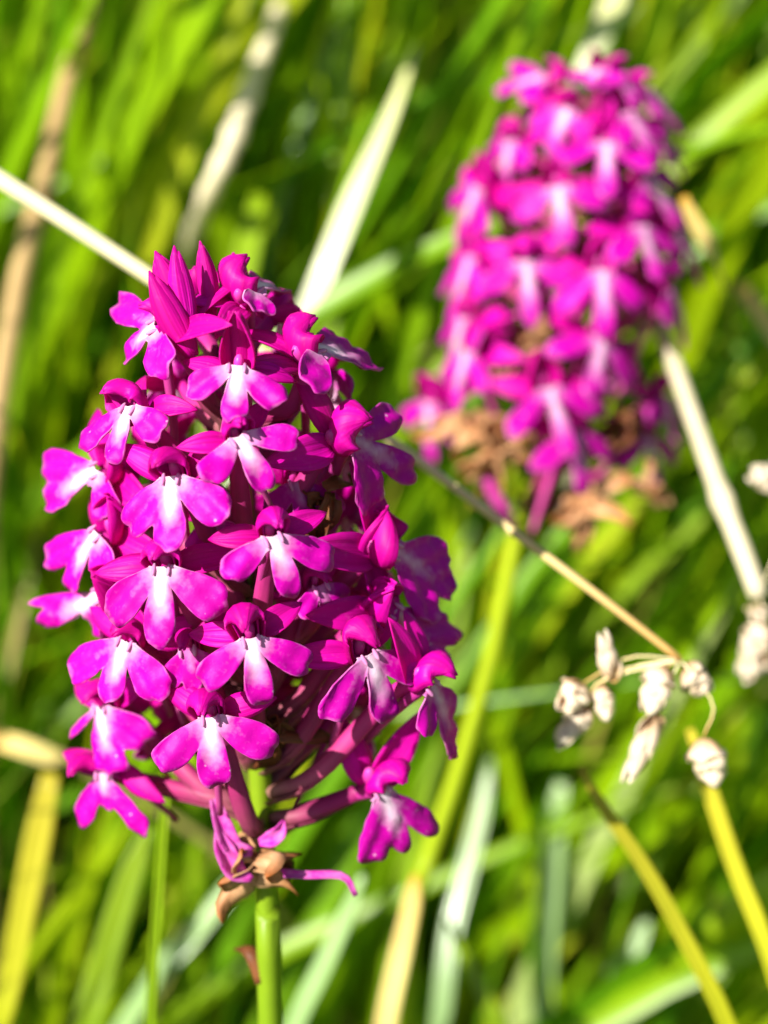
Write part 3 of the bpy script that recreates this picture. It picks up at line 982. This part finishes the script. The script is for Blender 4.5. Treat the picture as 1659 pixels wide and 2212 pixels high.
# ------------------------------------------------------------------ dry stalks with seed heads
def spikelet(parent, base, tip, w, seed, scales=7, size=1.75):
    """overlapping papery scales along a short axis (world points, relative to parent)"""
    rng = random.Random(seed)
    mb = MB()
    ax = tip - base
    L = ax.length
    ax = ax.normalized()
    s1 = ax.orthogonal().normalized()
    s2 = ax.cross(s1)
    for k in range(scales):
        a = k * 2.4 + rng.uniform(-.3, .3)
        f = k / scales
        side = s1 * math.cos(a) + s2 * math.sin(a)
        b0 = base + ax * (L * f * 0.62)
        ln = L * (0.55 if k < scales - 1 else 0.42)
        ww = size * w * MM * (0.85 - 0.40 * f)
        pth = [b0 + ax * (ln * s) + side * (ww * 0.95 * math.sin(math.pi * (0.08 + 0.75 * s))) for s in [i / 7 for i in range(8)]]
        blade(mb, pth, [ww * (math.sin(math.pi * (.14 + .84 * i / 7)) ** .7) for i in range(8)], side, -0.75, 5, 0.05, rng)
    return mb.build('spikelet', M['chaff'], parent, solid=0.0001)

def pedicel(parent, pts, r=0.085):
    mb = MB()
    tube(mb, curve(pts, 8), [r * MM] * 8, 5)
    mb.build('pedicel', M['straw'], parent)

# long straw stem, arching in from the left, its seed head hanging at the right
r1 = P(-620, 1500, 0.118)
r1 = Vector((r1.x, r1.y, ground_z(r1.x, r1.y) - 0.004))
o, path, base = stalk('straw_stalk', 'long cream straw stem running diagonally behind the green-stemmed orchid to drooping beige spikelets',
                      [(1470, 1425, .1115), (1290, 1285, .1125), (1110, 1150, .1145), (890, 985, .1170), (600, 785, .1180), (330, 602, .1185), (0, 388, .1185), (-300, 215, .119), (-560, 330, .119)],
                      [.30, .33, .36, .42, .52, .62, .74, .76, .78, .8, .85], M['straw'], root=r1, n=60)
# colour runs from orange tip to cream base, so flip the gradient
me = o.children[0].data
a = me.attributes['t']
v = [0.0] * len(me.vertices); a.data.foreach_get('value', v)
a.data.foreach_set('value', [max(0.0, 1 - x * 1.9) for x in v])
tipw = path[0]
def near(px, py, d):
    return P(px, py, d) - base
D = .1115
joint = tipw - base
for i, (b, t, w, mid) in enumerate([((1440, 1440), (1395, 1545), 1.25, (1455, 1432)), ((1470, 1440), (1535, 1500), 1.15, (1475, 1432)), ((1425, 1540), (1350, 1695), .85, (1440, 1490)),
                                    ((1520, 1590), (1545, 1700), 1.35, (1540, 1520)), ((1262, 1475), (1212, 1535), 1.15, (1360, 1420)), ((1275, 1520), (1200, 1615), .95, (1300, 1470)), ((1325, 1475), (1300, 1360), .72, (1370, 1440)),
                                    ((1300, 1480), (1310, 1560), .8, (1330, 1450))]):
    bb, tt = near(*b, D + 0.001 * (i % 3)), near(*t, D - 0.0005 + 0.001 * (i % 2))
    pedicel(o, [joint, near(*mid, D), bb])
    spikelet(o, bb, tt, w, 40 + i, size=1.5)

r3 = P(1180, 1700, 0.165)
r3 = Vector((r3.x, r3.y + .02, ground_z(r3.x, r3.y + .02) - 0.004))
o, path, base = stalk('straw_stalk', 'pale jointed stalk slanting down beside the yellow-stemmed orchid, ending in beige spikelets',
                      [(1640, 1290, .130), (1600, 1180, .1315), (1560, 1078, .1335), (1500, 910, .140), (1440, 745, .149), (1385, 640, .160), (1330, 690, .169), (1290, 800, .180), (1260, 930, .194)],
                      [.86, .94, .90, .86, .82, .80, .8, .8, .8], M['pale'], root='auto', nodes=((0.15, .35),), n=60)
joint = path[0] - base
for i, (b, t, w, mid) in enumerate([((1640, 1305), (1638, 1345), .75, (1640, 1298)), ((1655, 1350), (1610, 1430), 1.2, (1650, 1340)), ((1650, 1400), (1600, 1470), 1.1, (1655, 1370)),
                                    ((1685, 1040), (1615, 1020), 1.0, (1690, 1150))]):
    bb, tt = near(*b, .131), near(*t, .130)
    pedicel(o, [joint, near(*mid, .131), bb])
    spikelet(o, bb, tt, w, 70 + i)

# ------------------------------------------------------------------ single blades and stalks that can be told apart
leaf('grass_blade', 'glossy white-lit grass blade rising behind the top of the green-stemmed orchid', [(900, 95, .176), (850, 240, .172), (765, 440, .166), (690, 620, .163), (600, 790, .175)], [.15, .9, 1.6, 1.55, 1.4], M['white_glare_blade'], back=.01, face=(-.5, .5, 1))
leaf('grass_blade', 'broad white-lit grass blade sticking up behind the crown of the yellow-stemmed orchid', [(1345, -60, .185), (1320, 30, .182), (1285, 110, .178), (1245, 190, .178), (1200, 330, .190), (1150, 480, .206)], [1.7, 1.75, 1.5, 1.0, .9, .9], M['white_glare_blade'], face=(-.5, .6, 1))
def tall(name, label, pts, radii, mat, back=0.015, **k):
    return stalk(name, label, pts, radii, mat, root='auto', **k)
tall('dry_stalk', 'tan dead stalk slanting through the grass above the cream straw stem', [(215, -80, .185), (190, 20, .182), (140, 200, .178), (95, 400, .174), (40, 620, .170)], [1.15, 1.2, 1.2, 1.2, 1.25, 1.3, 1.3], M['tan'], cat='dry stalk')
tall('dry_stalk', 'whitish dead stem with ringed joints above the green-stemmed orchid', [(620, -40, .19), (590, 60, .186), (545, 180, .18), (500, 310, .176), (450, 420, .178), (405, 550, .195)], [1.0, 1.05, 1.2, 1.25, 1.1, 1.0, 1.0, 1.0], M['pale'], nodes=((0.20, .3), (0.26, .3), (0.31, .3), (.36, .3), (.42, .3)), n=70, cat='dry stalk')
leaf('grass_blade', 'ochre dead blade poking out beside the yellow-stemmed orchid', [(1475, 425, .139), (1500, 480, .139), (1540, 550, .141), (1565, 630, .155), (1580, 720, .180)], [.4, .78, .82, .7, .6], M['ochre_blade'])
leaf('grass_blade', 'ochre dead blade beside the pale jointed stalk, bent downward', [(1590, 610, .17), (1620, 650, .17), (1670, 720, .17), (1760, 880, .17)], [.6, .95, 1.0, .9], M['ochre_blade'])
leaf('grass_blade', 'thin upright green blade with a bright fold below the green-stemmed orchid', [(368, 1640, .121), (356, 1750, .121), (345, 1900, .122), (334, 2060, .123), (322, 2260, .124)], [.15, .32, .36, .38, .4], M['lime_blade'], cup=.9, back=0.0)
leaf('grass_blade', 'wide yellow-green blade standing beside the thin upright folded blade', [(325, 1780, .150), (290, 1870, .150), (250, 2000, .150), (215, 2120, .150), (180, 2260, .150)], [.3, 1.2, 1.5, 1.6, 1.6], M['lime_blade'], back=0.0)
leaf('grass_blade', 'yellowing blade beside a pale dry tuft, under the green-stemmed orchid', [(110, 1670, .150), (85, 1800, .150), (55, 1950, .150), (25, 2110, .150), (-10, 2260, .150)], [.9, 1.4, 1.3, 1.2, 1.2], M['yellow_blade'], back=0.0)
leaf('grass_blade', 'pale grey-green blade leaning against the green-stemmed orchid stem', [(785, 1890, .145), (755, 1970, .146), (700, 2090, .147), (630, 2240, .148)], [.3, 1.0, 1.15, 1.15], M['grey_glint_blade'], back=0.0, face=(-.6, .5, 1))
leaf('grass_blade', 'cream-yellow blade with an orange tip below the green-stemmed orchid', [(897, 1890, .148), (890, 1945, .148), (865, 2060, .148), (825, 2250, .148)], [.25, .85, 1.05, 1.1], M['ochre_blade'], back=0.0)
leaf('grass_blade', 'long yellow-green blade crossing below the beige spikelets', [(1255, 1660, .121), (1300, 1740, .121), (1390, 1870, .122), (1480, 2030, .123), (1590, 2260, .124)], [.2, .5, .62, .7, .75], M['yellow_blade'], back=0.0)
leaf('grass_blade', 'yellow-tipped blade below the egg-shaped spikelet', [(1490, 1575, .130), (1530, 1700, .130), (1590, 1880, .130), (1680, 2120, .130)], [.3, .7, .75, .75], M['yellow_blade'], back=0.0)
leaf('grass_blade', 'slim bright green blade rooted between the yellow orchid stem and long yellow-green blade', [(965, 1985, .16), (1000, 2060, .16), (1045, 2150, .16), (1090, 2260, .16)], [.2, .6, .8, .9], M['lime_blade'], back=0.0)
leaf('grass_blade', 'grey-green shining blade standing beside the yellow orchid stem', [(1060, 1640, .18), (1040, 1760, .178), (1010, 1880, .176), (975, 2020, .174), (950, 2240, .172)], [.4, 1.1, 1.3, 1.3, 1.2], M['grey_glint_blade'], back=0.0, face=(-.4, .6, 1))
leaf('grass_blade', 'broad lime blade rising behind the crown of the green-stemmed orchid', [(560, 420, .185), (540, 520, .183), (500, 700, .18), (470, 900, .178)], [.9, 1.5, 1.6, 1.6], M['lime_blade'])
leaf('grass_blade', 'tall lime blade behind the white-lit blade', [(760, -60, .2), (750, 150, .2), (735, 400, .2), (715, 650, .2), (690, 900, .2)], [1.2, 1.3, 1.4, 1.4, 1.4], M['lime_blade'])
leaf('grass_blade', 'pale fallen blade tip lying beside the lowest left flowers of the green-stemmed orchid', [(-40, 1590, .17), (40, 1610, .168), (110, 1635, .168), (170, 1655, .17)], [.8, 1.1, 1.0, .5], M['ochre_blade'], root=True, back=0.02)

leaf('grass_blade', 'pale grey-green blade tip glinting between the ringed dead stem and the white-lit blade', [(755, 20, .215), (725, 90, .213), (690, 190, .211), (640, 330, .210)], [.5, 1.7, 1.6, 1.2], M['grey_glint_blade'], face=(-.6, .5, 1))  # its glint lies in the blade's pale colour
leaf('grass_blade', 'pale grey-green blade slanting behind the thin upright folded blade', [(560, 1830, .168), (500, 1920, .168), (420, 2020, .168), (330, 2130, .168)], [.4, 1.2, 1.4, 1.4], M['grey_glint_blade'], face=(-.6, .5, 1))
leaf('grass_blade', 'pale sage blade upright beneath the left cluster of beige spikelets', [(1215, 1690, .19), (1200, 1780, .19), (1190, 1900, .19), (1180, 2050, .19)], [.8, 1.6, 1.7, 1.5], M['grey_glint_blade'], face=(-.5, .5, 1))
leaf('grass_blade', 'short sage blade crossing the foot of the long yellow-green blade', [(1400, 1990, .185), (1370, 2050, .185), (1320, 2130, .185), (1270, 2240, .185)], [.5, 1.2, 1.3, 1.3], M['grey_glint_blade'], face=(-.6, .5, 1))
leaf('grass_blade', 'bright lime blade rising behind the lowest right flower of the green-stemmed orchid', [(1010, 1180, .19), (985, 1330, .19), (950, 1520, .19), (905, 1750, .19)], [.5, 1.3, 1.5, 1.5], M['lime_blade'], face=(-.3, .3, 1))
